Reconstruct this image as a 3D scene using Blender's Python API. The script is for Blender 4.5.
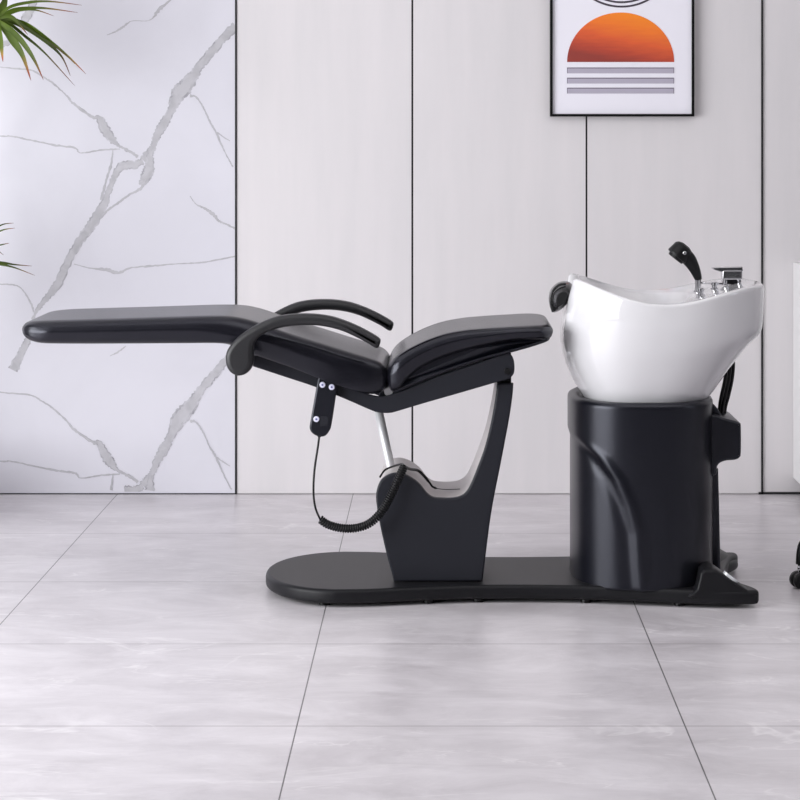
import bpy, bmesh, math, random
from mathutils import Vector, Matrix, Quaternion
random.seed(7)
S = bpy.context.scene
for o in list(bpy.data.objects): bpy.data.objects.remove(o)
PI = math.pi
H = 1.216          # eye height
F = 2400.0         # focal length in pixels of the 800 px frame
YC = 6.46          # depth of the centre line of the shampoo unit
YW = 8.15          # back wall

# ---------------------------------------------------------------- camera
cam = bpy.data.cameras.new('camera'); co = bpy.data.objects.new('camera', cam)
S.collection.objects.link(co); S.camera = co
co.location = (0, 0, H); co.rotation_euler = (PI/2, 0, 0)
cam.sensor_width = 36; cam.lens = 36*F/800; cam.shift_x = -0.05; cam.shift_y = -0.33
cam.clip_start = 0.05; cam.clip_end = 60

# ---------------------------------------------------------------- world + lights
w = bpy.data.worlds.new('world'); S.world = w; w.use_nodes = True
bg = w.node_tree.nodes['Background']; bg.inputs[0].default_value = (0.93, 0.95, 1.0, 1); bg.inputs[1].default_value = 0.07
def area(name, loc, target, sx, sy, power, col):
    l = bpy.data.lights.new(name, 'AREA'); l.shape = 'RECTANGLE'; l.size = sx; l.size_y = sy; l.energy = power; l.color = col
    o = bpy.data.objects.new(name, l); S.collection.objects.link(o); o.location = loc
    o.rotation_euler = (Vector(target)-Vector(loc)).to_track_quat('-Z', 'Y').to_euler(); return o
area('window_daylight_left', (-3.3, 4.5, 1.25), (0.0, 5.7, 1.0), 3.8, 2.1, 208, (0.97, 0.98, 1.0))
area('ceiling_fill', (1.3, 5.4, 2.9), (1.3, 6.0, 0), 3.6, 2.6, 32, (1.0, 0.97, 0.95))  # added overhead fill, set to the right to lift the right wall panel
area('window_daylight_right', (3.3, 5.4, 1.5), (0.6, 6.6, 0.9), 0.4, 1.5, 6, (0.86, 0.9, 1.0))
vs = S.view_settings
vs.view_transform = 'Standard'; vs.look = 'None'; vs.gamma = 1; vs.exposure = 0.0; vs.use_curve_mapping = False

# ---------------------------------------------------------------- helpers
def srgb(r, g, b):
    f = lambda c: (c/255/12.92) if c/255 <= 0.04045 else ((c/255+0.055)/1.055)**2.4
    return (f(r), f(g), f(b), 1)
def P(px, py, Y): return ((px-440)*Y/F, H-(py-136)*Y/F)       # pixel ray met at depth Y -> X, Z
def PL(pts, Y): return [P(a, b, Y) for a, b in pts]

def mat(name, col, rough=0.5, metal=0.0, spec=0.5, bump=None, coat=0.0, var=None):
    m = bpy.data.materials.new(name); m.use_nodes = True; nt = m.node_tree; b = nt.nodes['Principled BSDF']
    b.inputs['Base Color'].default_value = col; b.inputs['Roughness'].default_value = rough
    b.inputs['Metallic'].default_value = metal; b.inputs['Specular IOR Level'].default_value = spec
    b.inputs['Coat Weight'].default_value = coat; b.inputs['Coat Roughness'].default_value = 0.08
    tc = nt.nodes.new('ShaderNodeTexCoord')
    if var:                                        # slight colour variation: (scale, amount)
        n = nt.nodes.new('ShaderNodeTexNoise'); n.inputs['Scale'].default_value = var[0]; n.inputs['Detail'].default_value = 4
        nt.links.new(tc.outputs['Object'], n.inputs['Vector'])
        mx = nt.nodes.new('ShaderNodeMix'); mx.data_type = 'RGBA'
        nt.links.new(n.outputs['Fac'], mx.inputs['Factor'])
        mx.inputs[6].default_value = tuple(c*(1-var[1]) for c in col[:3])+(1,)
        mx.inputs[7].default_value = tuple(min(1, c*(1+var[1])) for c in col[:3])+(1,)
        nt.links.new(mx.outputs[2], b.inputs['Base Color'])
    if bump:                                       # (scale, strength, distance)
        n = nt.nodes.new('ShaderNodeTexNoise'); n.inputs['Scale'].default_value = bump[0]; n.inputs['Detail'].default_value = 3
        nt.links.new(tc.outputs['Object'], n.inputs['Vector'])
        bp = nt.nodes.new('ShaderNodeBump'); bp.inputs['Strength'].default_value = bump[1]; bp.inputs['Distance'].default_value = bump[2]
        nt.links.new(n.outputs['Fac'], bp.inputs['Height']); nt.links.new(bp.outputs['Normal'], b.inputs['Normal'])
    return m

M = {}
M['leather'] = mat('black_leather', (0.0050, 0.0048, 0.0078, 1), 0.27, bump=(160, 0.12, 0.002), spec=0.5)
M['plastic'] = mat('black_plastic', (0.0040, 0.0043, 0.0075, 1), 0.33, spec=0.5, bump=(350, 0.06, 0.001))
M['slate'] = mat('slate_painted_metal', (0.014, 0.0148, 0.021, 1), 0.5, spec=0.3, bump=(400, 0.05, 0.001))
M['arm'] = mat('black_armrest_plastic', (0.012, 0.012, 0.014, 1), 0.45, bump=(260, 0.2, 0.001))
M['base'] = mat('black_base_plastic', (0.010, 0.010, 0.012, 1), 0.42, spec=0.22, bump=(300, 0.08, 0.001))
M['grey'] = mat('grey_cover_plastic', (0.56, 0.52, 0.52, 1), 0.45, bump=(300, 0.05, 0.001))
M['ceramic'] = mat('white_ceramic', (0.74, 0.735, 0.755, 1), 0.08, coat=0.5, spec=0.5, var=(3, 0.01))
M['chrome'] = mat('chrome', (0.55, 0.55, 0.57, 1), 0.14, metal=1.0, bump=(60, 0.02, 0.001))
M['steel'] = mat('brushed_steel', (0.80, 0.80, 0.82, 1), 0.45, metal=0.4, bump=(200, 0.05, 0.001))
M['rubber'] = mat('black_rubber', (0.005, 0.005, 0.006, 1), 0.38, spec=0.3, bump=(300, 0.05, 0.001))
M['gel'] = mat('black_neck_gel', (0.020, 0.020, 0.021, 1), 0.2, bump=(60, 0.2, 0.004))
M['button'] = mat('pale_button', srgb(225, 225, 245), 0.4, var=(300, 0.05))
M['icon'] = mat('button_mark', srgb(90, 95, 150), 0.5, var=(300, 0.05))
M['badge'] = mat('silver_badge', (0.85, 0.88, 0.9, 1), 0.3, metal=0.3, var=(100, 0.02))
M['groove'] = mat('black_trim', (0.010, 0.010, 0.012, 1), 0.4, var=(20, 0.1))
M['white'] = mat('white_lacquer', (0.86, 0.86, 0.86, 1), 0.3, var=(2, 0.01))
M['paper'] = mat('print_paper', srgb(243, 241, 250), 0.5, var=(8, 0.01))
M['ink'] = mat('dark_ink', srgb(62, 52, 66), 0.5, var=(30, 0.05))
M['bar'] = mat('grey_ink', srgb(182, 176, 192), 0.5, var=(30, 0.03))
M['barshade'] = mat('bar_shadow_ink', srgb(105, 96, 110), 0.5, var=(30, 0.03))  # shadow tone for the edges of the printed bars
M['frame'] = mat('black_frame_wood', (0.003, 0.003, 0.0035, 1), 0.4, spec=0.2, bump=(90, 0.05, 0.001))
M['soil'] = mat('potting_soil', (0.03, 0.02, 0.014, 1), 0.9, bump=(80, 0.8, 0.01))
M['pot'] = mat('grey_planter', srgb(150, 145, 150), 0.55, bump=(60, 0.1, 0.002))
M['bark'] = mat('cane_bark', srgb(120, 100, 80), 0.8, bump=(60, 0.5, 0.004))
M['sidewall'] = mat('side_wall_paint', (0.30, 0.29, 0.30, 1), 0.8, var=(2, 0.01))
M['ceil'] = mat('ceiling_paint', (0.75, 0.74, 0.74, 1), 0.8, var=(2, 0.01))

def panel_mat():
    m = mat('wall_panel', srgb(222, 216, 217), 0.5, spec=0.3); nt = m.node_tree; b = nt.nodes['Principled BSDF']
    tc = nt.nodes.new('ShaderNodeTexCoord'); mp = nt.nodes.new('ShaderNodeMapping'); mp.inputs['Scale'].default_value = (10, 1, 1.1)
    nt.links.new(tc.outputs['Object'], mp.inputs[0])
    n = nt.nodes.new('ShaderNodeTexNoise'); n.inputs['Scale'].default_value = 1.5; n.inputs['Detail'].default_value = 6
    nt.links.new(mp.outputs[0], n.inputs['Vector'])
    r = nt.nodes.new('ShaderNodeValToRGB'); r.color_ramp.elements[0].position = .3; r.color_ramp.elements[1].position = .72
    r.color_ramp.elements[0].color = srgb(219, 216, 218); r.color_ramp.elements[1].color = srgb(225, 221, 223)
    nt.links.new(n.outputs['Fac'], r.inputs[0]); nt.links.new(r.outputs[0], b.inputs['Base Color'])
    bp = nt.nodes.new('ShaderNodeBump'); bp.inputs['Strength'].default_value = .15; bp.inputs['Distance'].default_value = .001
    n2 = nt.nodes.new('ShaderNodeTexNoise'); n2.inputs['Scale'].default_value = 260
    nt.links.new(mp.outputs[0], n2.inputs['Vector']); nt.links.new(n2.outputs['Fac'], bp.inputs['Height']); nt.links.new(bp.outputs[0], b.inputs['Normal'])
    return m
for k_ in ('leather', 'plastic'): M[k_].node_tree.nodes['Principled BSDF'].inputs['Specular Tint'].default_value = (.86, .88, 1, 1)
M['panel'] = panel_mat()

def marble_mat(name, c0, c1, sc):
    m = mat(name, c0, 0.16, spec=0.5); nt = m.node_tree; b = nt.nodes['Principled BSDF']
    tc = nt.nodes.new('ShaderNodeTexCoord')
    n = nt.nodes.new('ShaderNodeTexNoise'); n.inputs['Scale'].default_value = sc; n.inputs['Detail'].default_value = 5; n.inputs['Distortion'].default_value = .6
    nt.links.new(tc.outputs['Object'], n.inputs['Vector'])
    r = nt.nodes.new('ShaderNodeValToRGB'); r.color_ramp.elements[0].position = .32; r.color_ramp.elements[1].position = .62
    r.color_ramp.elements[0].color = c0; r.color_ramp.elements[1].color = c1
    nt.links.new(n.outputs['Fac'], r.inputs[0]); nt.links.new(r.outputs[0], b.inputs['Base Color']); return m
M['marble'] = marble_mat('white_marble', srgb(217, 216, 224), srgb(223, 222, 230), 2.2)
M['vein'] = marble_mat('marble_vein', srgb(180, 179, 184), srgb(196, 195, 200), 22)
M['veinedge'] = marble_mat('marble_vein_edge', srgb(158, 157, 163), srgb(198, 197, 203), 40)

def floor_mat():
    m = mat('stone_floor_tile', srgb(180, 176, 180), 0.3, spec=0.4); nt = m.node_tree; b = nt.nodes['Principled BSDF']; L = nt.links
    N = lambda t: nt.nodes.new(t)
    def mth(op, a, c=None):
        n = N('ShaderNodeMath'); n.operation = op
        for i, v in enumerate((a, c)):
            if v is None: continue
            if isinstance(v, (int, float)): n.inputs[i].default_value = v
            else: L.new(v, n.inputs[i])
        return n.outputs[0]
    tc = N('ShaderNodeTexCoord'); sp = N('ShaderNodeSeparateXYZ'); L.new(tc.outputs['Object'], sp.inputs[0])
    def gap(co, off, wd):
        a = mth('MODULO', mth('ADD', mth('SUBTRACT', co, off), 80.0), 0.8)
        d = mth('MINIMUM', a, mth('SUBTRACT', 0.8, a))
        return mth('LESS_THAN', d, wd)
    gx = gap(sp.outputs[0], -0.2950, 0.0014); gy = gap(sp.outputs[1], 4.946, 0.0032)
    # cloudy base
    mp = N('ShaderNodeMapping'); mp.inputs['Scale'].default_value = (1.0, 1.7, 1); mp.inputs['Rotation'].default_value = (0, 0, .45); L.new(tc.outputs['Object'], mp.inputs[0])
    n1 = N('ShaderNodeTexNoise'); n1.inputs['Scale'].default_value = 3.2; n1.inputs['Detail'].default_value = 12; n1.inputs['Roughness'].default_value = .70; n1.inputs['Distortion'].default_value = .5
    L.new(mp.outputs[0], n1.inputs['Vector'])
    r1 = N('ShaderNodeValToRGB'); r1.color_ramp.elements[0].position = .3; r1.color_ramp.elements[1].position = .72
    r1.color_ramp.elements[0].color = srgb(189, 184, 188); r1.color_ramp.elements[1].color = srgb(226, 222, 226)
    L.new(n1.outputs['Fac'], r1.inputs[0])
    # fine pale veins
    def veins(scale, rot, thr, seed):
        mp2 = N('ShaderNodeMapping'); mp2.inputs['Rotation'].default_value = (0, 0, rot); mp2.inputs['Scale'].default_value = (1, 2.6, 1); mp2.inputs['Location'].default_value = (seed, seed*.7, 0)
        L.new(tc.outputs['Object'], mp2.inputs[0])
        n = N('ShaderNodeTexNoise'); n.inputs['Scale'].default_value = scale; n.inputs['Detail'].default_value = 5; n.inputs['Roughness'].default_value = .55; n.inputs['Distortion'].default_value = .8
        L.new(mp2.outputs[0], n.inputs['Vector'])
        d = mth('ABSOLUTE', mth('SUBTRACT', n.outputs['Fac'], .5))
        r = N('ShaderNodeMapRange'); r.inputs['From Min'].default_value = 0; r.inputs['From Max'].default_value = thr; r.inputs['To Min'].default_value = 1; r.inputs['To Max'].default_value = 0
        L.new(d, r.inputs['Value'])
        k = N('ShaderNodeTexNoise'); k.inputs['Scale'].default_value = scale*1.3; L.new(mp2.outputs[0], k.inputs['Vector'])
        kk = N('ShaderNodeMapRange'); kk.inputs['From Min'].default_value = .5; kk.inputs['From Max'].default_value = .68; L.new(k.outputs['Fac'], kk.inputs['Value'])
        return mth('MULTIPLY', r.outputs[0], kk.outputs[0])
    v = mth('MAXIMUM', veins(1.3, .55, .016, 3.1), mth('MULTIPLY', veins(2.6, .75, .016, 9.4), .7))
    mx = N('ShaderNodeMix'); mx.data_type = 'RGBA'; L.new(mth('MULTIPLY', v, .6), mx.inputs['Factor']); L.new(r1.outputs[0], mx.inputs[6]); mx.inputs[7].default_value = srgb(243, 240, 242)
    m2 = N('ShaderNodeMix'); m2.data_type = 'RGBA'; L.new(mth('MULTIPLY', gy, .45), m2.inputs['Factor']); L.new(mx.outputs[2], m2.inputs[6]); m2.inputs[7].default_value = srgb(90, 85, 86)
    m3 = N('ShaderNodeMix'); m3.data_type = 'RGBA'; L.new(mth('MULTIPLY', gx, .85), m3.inputs['Factor']); L.new(m2.outputs[2], m3.inputs[6]); m3.inputs[7].default_value = srgb(60, 57, 60)
    L.new(m3.outputs[2], b.inputs['Base Color'])
    rr = N('ShaderNodeMapRange'); rr.inputs['To Min'].default_value = .22; rr.inputs['To Max'].default_value = .4; L.new(n1.outputs['Fac'], rr.inputs['Value']); L.new(rr.outputs[0], b.inputs['Roughness'])
    return m
M['floor'] = floor_mat()

def leaf_mat():
    m = mat('dracaena_leaf', srgb(90, 120, 50), 0.5, spec=.2); nt = m.node_tree; b = nt.nodes['Principled BSDF']; L = nt.links
    a = nt.nodes.new('ShaderNodeAttribute'); a.attribute_name = 'along'
    r = nt.nodes.new('ShaderNodeValToRGB'); e = r.color_ramp.elements
    e[0].position = 0; e[0].color = srgb(150, 175, 85); e[1].position = 1; e[1].color = srgb(120, 62, 55)
    for p, c in ((.3, srgb(104, 130, 42)), (.74, srgb(92, 108, 46)), (.84, srgb(150, 120, 60)), (.9, srgb(160, 85, 55))):
        x = e.new(p); x.color = c
    L.new(a.outputs['Fac'], r.inputs[0])
    n = nt.nodes.new('ShaderNodeTexNoise'); n.inputs['Scale'].default_value = 14; tc = nt.nodes.new('ShaderNodeTexCoord'); L.new(tc.outputs['Object'], n.inputs['Vector'])
    hs = nt.nodes.new('ShaderNodeHueSaturation'); mr = nt.nodes.new('ShaderNodeMapRange'); mr.inputs['To Min'].default_value = .35; mr.inputs['To Max'].default_value = 1.5
    L.new(n.outputs['Fac'], mr.inputs['Value']); a2 = nt.nodes.new('ShaderNodeAttribute'); a2.attribute_name = 'tone'; mu = nt.nodes.new('ShaderNodeMath'); mu.operation = 'MULTIPLY'; L.new(mr.outputs[0], mu.inputs[0]); L.new(a2.outputs['Fac'], mu.inputs[1]); L.new(mu.outputs[0], hs.inputs['Value']); L.new(r.outputs[0], hs.inputs['Color']); L.new(hs.outputs[0], b.inputs['Base Color'])
    return m
M['leaf'] = leaf_mat()

def art_mat(zlo, zhi, xmid, half):
    m = mat('orange_sun_print', srgb(235, 110, 40), 0.5); nt = m.node_tree; b = nt.nodes['Principled BSDF']; L = nt.links
    tc = nt.nodes.new('ShaderNodeTexCoord'); sp = nt.nodes.new('ShaderNodeSeparateXYZ'); L.new(tc.outputs['Object'], sp.inputs[0])
    mz = nt.nodes.new('ShaderNodeMapRange'); mz.inputs['From Min'].default_value = zlo; mz.inputs['From Max'].default_value = zhi; L.new(sp.outputs[2], mz.inputs['Value'])
    mx = nt.nodes.new('ShaderNodeMapRange'); mx.inputs['From Min'].default_value = xmid-half; mx.inputs['From Max'].default_value = xmid+half; mx.inputs['To Min'].default_value = -.22; mx.inputs['To Max'].default_value = .2; L.new(sp.outputs[0], mx.inputs['Value'])
    ad = nt.nodes.new('ShaderNodeMath'); ad.operation = 'ADD'; L.new(mz.outputs[0], ad.inputs[0]); L.new(mx.outputs[0], ad.inputs[1])
    mp = nt.nodes.new('ShaderNodeMapping'); mp.inputs['Scale'].default_value = (6, 1, 40); L.new(tc.outputs['Object'], mp.inputs[0])
    n = nt.nodes.new('ShaderNodeTexNoise'); n.inputs['Scale'].default_value = 2; L.new(mp.outputs[0], n.inputs['Vector'])
    a2 = nt.nodes.new('ShaderNodeMath'); a2.operation = 'MULTIPLY_ADD'; L.new(n.outputs['Fac'], a2.inputs[0]); a2.inputs[1].default_value = .22; L.new(ad.outputs[0], a2.inputs[2])
    a3 = nt.nodes.new('ShaderNodeMath'); a3.operation = 'SUBTRACT'; L.new(a2.outputs[0], a3.inputs[0]); a3.inputs[1].default_value = .11
    r = nt.nodes.new('ShaderNodeValToRGB'); e = r.color_ramp.elements
    e[0].position = 0.0; e[0].color = srgb(150, 58, 48); e[1].position = 1; e[1].color = srgb(252, 140, 32)
    for p, c in ((.18, srgb(185, 70, 48)), (.45, srgb(225, 95, 48)), (.75, srgb(245, 125, 38))):
        x = e.new(p); x.color = c
    L.new(a3.outputs[0], r.inputs[0]); L.new(r.outputs[0], b.inputs['Base Color']); return m

def rootloc(o):
    while o.parent: o = o.parent
    return Vector(o.location)
def obj(name, bm, m, parent=None, smooth=None):
    if parent is not None: bmesh.ops.translate(bm, verts=bm.verts, vec=-rootloc(parent))
    me = bpy.data.meshes.new(name); bm.to_mesh(me); bm.free()
    o = bpy.data.objects.new(name, me); S.collection.objects.link(o)
    for x in (m if isinstance(m, (list, tuple)) else [m]): me.materials.append(x)
    if smooth is not None: me.polygons.foreach_set('use_smooth', [smooth]*len(me.polygons))
    if parent is not None: o.parent = parent
    return o
def struct(name, bm, m):
    o = obj(name, bm, m); o['kind'] = 'structure'; return o
def thing(name, label, cat, loc, group=None):
    o = bpy.data.objects.new(name, None); S.collection.objects.link(o); o.location = loc; o['label'] = label; o['category'] = cat
    o.empty_display_size = .1
    if group: o['group'] = group
    return o
def box(bm, x0, x1, y0, y1, z0, z1):
    v = [bm.verts.new(p) for p in ((x0,y0,z0),(x1,y0,z0),(x1,y1,z0),(x0,y1,z0),(x0,y0,z1),(x1,y0,z1),(x1,y1,z1),(x0,y1,z1))]
    for f in ((0,3,2,1),(4,5,6,7),(0,1,5,4),(1,2,6,5),(2,3,7,6),(3,0,4,7)): bm.faces.new([v[i] for i in f])
    return v
def boxes(*bs):
    bm = bmesh.new()
    for b in bs: box(bm, *b)
    return bm
def cr(pts, n=6, closed=True):                      # Catmull-Rom resample (any dimension)
    out = []; k = len(pts); rng = range(k) if closed else range(k-1)
    for i in rng:
        g = (lambda j: Vector(pts[j % k])) if closed else (lambda j: Vector(pts[max(0, min(k-1, j))]))
        a, b, c, d = g(i-1), g(i), g(i+1), g(i+2)
        for s in range(n):
            t = s/n
            out.append(.5*((2*b)+(c-a)*t+(2*a-5*b+4*c-d)*t*t+(3*b-a-3*c+d)*t**3))
    if not closed: out.append(Vector(pts[-1]))
    return out
def area2(p): return sum(p[i][0]*p[(i+1)%len(p)][1]-p[(i+1)%len(p)][0]*p[i][1] for i in range(len(p)))/2
def inset(p, d):
    k = len(p); out = []
    for i in range(k):
        a, b, c = p[i-1], p[i], p[(i+1) % k]
        e1 = Vector((b[0]-a[0], b[1]-a[1])); e2 = Vector((c[0]-b[0], c[1]-b[1]))
        if e1.length < 1e-9: e1 = e2
        if e2.length < 1e-9: e2 = e1
        n1 = Vector((-e1.y, e1.x)).normalized(); n2 = Vector((-e2.y, e2.x)).normalized()
        n = n1+n2
        n = n.normalized() if n.length > 1e-6 else n1
        q = max(.6, n.dot(n1)); out.append((b[0]+n.x*d/q, b[1]+n.y*d/q))
    return out
def rprism(outline, y0, y1, r, segs=4, scale=None, axis='Y', smooth=True, bm=None, rin=None):
    """closed 2D outline (x,z) swept along Y from y0 to y1 with rounded shoulders of radius r"""
    p = [(q[0], q[1]) for q in outline]
    if area2(p) < 0: p.reverse()
    bm = bm or bmesh.new(); rings = []; st = []
    rin = r if rin is None else rin                  # from face (inset rin) to side (inset 0)
    st = [(y0+r*(1-math.cos(PI/2*k/segs)), rin*(1-math.sin(PI/2*k/segs))) for k in range(segs+1)]
    st += [(y0+(y1-y0)*.5, 0)] + [(y1-(y-y0), i) for y, i in reversed(st)]
    yc = (y0+y1)/2
    for y, i in st:
        ring = []
        for (x, z) in inset(p, i):
            yy = y if scale is None else yc+(y-yc)*scale(x, z)
            co = (x, yy, z) if axis == 'Y' else (x, z, yy)
            ring.append(bm.verts.new(co))
        rings.append(ring)
    k = len(p)
    for a, b in zip(rings, rings[1:]):
        for j in range(k):
            f = bm.faces.new((a[j], a[(j+1) % k], b[(j+1) % k], b[j])); f.smooth = smooth
    for rg in (rings[0], rings[-1]): bm.faces.new(rg)
    bmesh.ops.recalc_face_normals(bm, faces=bm.faces)
    return bm
def tube(path, rad, seg=10, bm=None, cap=True):
    bm = bm or bmesh.new(); pts = [Vector(p) for p in path]; n = len(pts)
    T = [(pts[min(i+1, n-1)]-pts[max(i-1, 0)]).normalized() for i in range(n)]
    up = Vector((0, 1, 0)) if abs(T[0].y) < .9 else Vector((1, 0, 0)); u = T[0].cross(up).normalized(); rings = []
    for i in range(n):
        u = (u-T[i]*u.dot(T[i])).normalized(); v = T[i].cross(u)
        r = rad[i] if isinstance(rad, (list, tuple)) else rad
        rings.append([bm.verts.new(pts[i]+(u*math.cos(2*PI*j/seg)+v*math.sin(2*PI*j/seg))*r) for j in range(seg)])
    for a, b in zip(rings, rings[1:]):
        for j in range(seg):
            f = bm.faces.new((a[j], a[(j+1) % seg], b[(j+1) % seg], b[j])); f.smooth = True
    if cap:
        for rg in (rings[0], rings[-1]): bm.faces.new(rg)
    bmesh.ops.recalc_face_normals(bm, faces=bm.faces)
    return bm
def lathe(origin, axis, prof, seg=24, bm=None):      # prof: (distance along axis, radius)
    ax = Vector(axis).normalized(); o = Vector(origin)
    bm = bm or bmesh.new(); u = ax.orthogonal().normalized(); v = ax.cross(u); rings = []
    for d, r in prof:
        rings.append([bm.verts.new(o+ax*d+(u*math.cos(2*PI*j/seg)+v*math.sin(2*PI*j/seg))*max(r, 1e-4)) for j in range(seg)])
    for a, b in zip(rings, rings[1:]):
        for j in range(seg): bm.faces.new((a[j], a[(j+1) % seg], b[(j+1) % seg], b[j]))
    for rg in (rings[0], rings[-1]): bm.faces.new(rg)
    bmesh.ops.recalc_face_normals(bm, faces=bm.faces)
    return bm
def bevel(o, w, seg=3, ang=35):
    b = o.modifiers.new('bevel', 'BEVEL'); b.width = w; b.segments = seg; b.limit_method = 'ANGLE'; b.angle_limit = math.radians(ang); return o
def sstep(a, b, x):
    t = max(0, min(1, (x-a)/(b-a))); return t*t*(3-2*t)
def interp(tab, x):
    if x <= tab[0][0]: return tab[0][1]
    for (a, va), (b, vb) in zip(tab, tab[1:]):
        if x <= b: return va+(vb-va)*(x-a)/(b-a)
    return tab[-1][1]

# ================================================================ SETTING
XL, XR, YF = -3.5, 3.5, -2.0
WX = [P(px, 0, YW)[0] for px in (236, 412.3, 586.5, 762)]      # panel joints
struct('floor', boxes((XL, XR, YF, YW+.7, -.05, 0)), M['floor'])
struct('ceiling', boxes((XL, XR, YF, YW+.7, 3.0, 3.05)), M['ceil'])
G = .0032
NX0 = WX[3]+G                                                   # niche starts here
bm = bmesh.new()
edges = [WX[0], WX[1], WX[2], WX[3]]
for a, b in zip(edges, edges[1:]): box(bm, a+G, b-G, YW, YW+.02, 0.002, 3)
box(bm, NX0, XR, YW, YW+.02, .004, 3)
struct('wall_back', bm, M['panel'])
struct('wall_core', boxes((XL, XR, YW+.012, YW+.10, 0, 3)), M['groove'])
for i, (x0, x1, z0, z1) in enumerate(((WX[3]-G, WX[3]+G, 0, 3), (WX[3]-.012, XR, 0, .0075))):
    struct('trim_%d' % (i+1), boxes((x0, x1, YW-.006, YW+.014, z0, z1)), M['groove'])
struct('trim_3', boxes((WX[0]-.003, WX[0]+.0025, YW-.004, YW+.012, 0, 3)), M['groove'])
struct('trim_4', boxes((XL, WX[0], YW-.003, YW+.012, 0, .0035)), M['groove'])
# side walls with a tall window opening each
def sidewall(name, x, s, wy0, wy1, wz0, wz1):
    t = .12*s; a, b = sorted((x, x+t))
    struct(name, boxes((a, b, YF, wy0, 0, 3), (a, b, wy1, YW+.7, 0, 3), (a, b, wy0, wy1, 0, wz0), (a, b, wy0, wy1, wz1, 3)), M['sidewall'])
sidewall('wall_left', XL, -1, 2.5, 6.5, .15, 2.35)
sidewall('wall_right', XR, 1, 4.6, 6.2, .6, 2.6)

# ---- marble slab with veins (one mesh, veins in a second material)
bm = boxes((XL, WX[0]-.0035, YW-.002, YW+.012, .0035, 3))
rnd = random.Random(3)
A = [(238,22,9),(235,27,10),(222,40,8),(210,54,9),(200,66,8),(192,78,12),(184,88,16),(178,95,15),(171,111,8),(164,124,10),(157,136,8),(153,147,6),(148,155,9),(143,160,8)]
A2 = [(150,150,4),(150,163,9),(148,172,12),(144,180,9),(139,184,2)]
A3 = [(143,161,7),(134,165,8),(122,166,9),(115,176,6),(109,190,6),(104,204,8),(96,218,10),(88,230,10),(78,244,8),(68,262,8),(58,284,9),(50,294,7),(42,304,5),(36,312,3),(33,320,3),(31,330,5),(27,342,7),(20,356,9),(13,370,11)]
B = [(-60,58,2),(0,67,1.3),(30,70,1.5),(42,76,1.5),(54,84,1.8),(66,95,1.6),(75,105,2.5),(93,117,3),(99,118,6),(106,131,10),(112,139,8),(118,145,3),(129,151,3),(138,157,3)]
C = [(-60,130,1.5),(0,136,1.2),(10,136,1.4),(30,140,1.4),(54,145,1.8),(75,148,1.8),(81,153,1),(102,150,1.6),(120,149,1)]
D = [(190,96,3),(196,97,1.6),(203,107,1.3),(210,122,1.6),(216,132,2),(224,150,1.3),(233,167,1.3)]
D2 = [(217,132,1),(222,136,1.2),(230,141,.8)]
E = [(147,180,3),(140,189,3),(129,195,2),(118,203,2),(108,210,2),(102,216,3)]
E2 = [(113,150,1),(111,165,2.4),(106,182,2),(101,200,3)]
F_ = [(107,35,.6),(115,32,1.2),(123,27,2.2),(132,21,.8),(146,21,.5),(153,18,1.2),(159,10,3.4),(171,0,1.5),(185,-14,2)]
G_ = [(190,196,.5),(196,204,1),(204,208,2),(213,214,3),(219,221,2),(226,224,1.6),(236,229,1.6)]
H_ = [(74,264,.8),(90,268,1.2),(108,270,3.4),(118,273,3),(130,268,1.3),(150,266,1.8),(175,264,1),(205,262,1.4),(236,256,1.4)]
J_ = [(36,-10,7),(31,9,8),(25,20,9),(20,30,4),(8,42,6),(0,46,4)]
K_ = [(0,284,1),(14,285,1.2),(22,289,1),(31,303,1.6),(34,312,1.6)]
K2 = [(110,356,.5),(118,352,1.6),(126,346,.8)]
L_ = [(72,130,.8),(0,176,0)]
sh = lambda L, d: [(x, y+d, w) for x, y, w in L]
vcount = [0]
def vein(L, ymax=490.5, ymin=-500, jag=.9):
    vcount[0] += 1; yo = YW-.0023-.00005*vcount[0]
    pts = [p for p in cr([Vector(p) for p in L], 9, False) if ymin < p.y < ymax and p.x < 236.5]
    if len(pts) < 3: return
    prev = None
    for i, p in enumerate(pts):
        q = pts[min(i+1, len(pts)-1)]-pts[max(i-1, 0)]; n = Vector((-q.y, q.x)).normalized()
        wv = max(.35, p.z*.5); j = min(jag, wv*.45)
        a = Vector((p.x, p.y))+n*(wv+rnd.uniform(-j, j)); b = Vector((p.x, p.y))-n*(wv+rnd.uniform(-j, j))
        mid = [a+(b-a)*t for t in (0, .16, .84, 1)]
        row = []
        for c in mid:
            x, z = P(min(c.x, 236), min(c.y, 491.5), YW); row.append(bm.verts.new((x, yo, z)))
        if prev:
            for k in range(3):
                f = bm.faces.new((prev[k], prev[k+1], row[k+1], row[k]))
                f.material_index = 1 if (k == 1 and wv > 1.4) else 2
                if wv <= 1.4: f.material_index = 1 if k == 1 else 2
        prev = row
for L in (A, A2, A3, B, C, D, D2, E, E2, F_, G_, H_, J_, K_, K2): vein(L)
for L in (A, A2, A3, B, C, D, D2, E, E2): vein(sh(L, 325), ymin=345)
for L in (A, A3, B, C): vein([(x-236, y+60, w_) for x, y, w_ in L if x < 232])
bm.normal_update()
for f in bm.faces:
    if f.material_index and f.normal.y > 0: f.normal_flip()
struct('wall_marble', bm, [M['marble'], M['vein'], M['veinedge']])

# ================================================================ SHAMPOO UNIT
sb = thing('shampoo_chair', 'black reclining salon shampoo chair with white ceramic basin on grey tiled floor', 'shampoo chair', (0.15, YC, 0))
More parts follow.
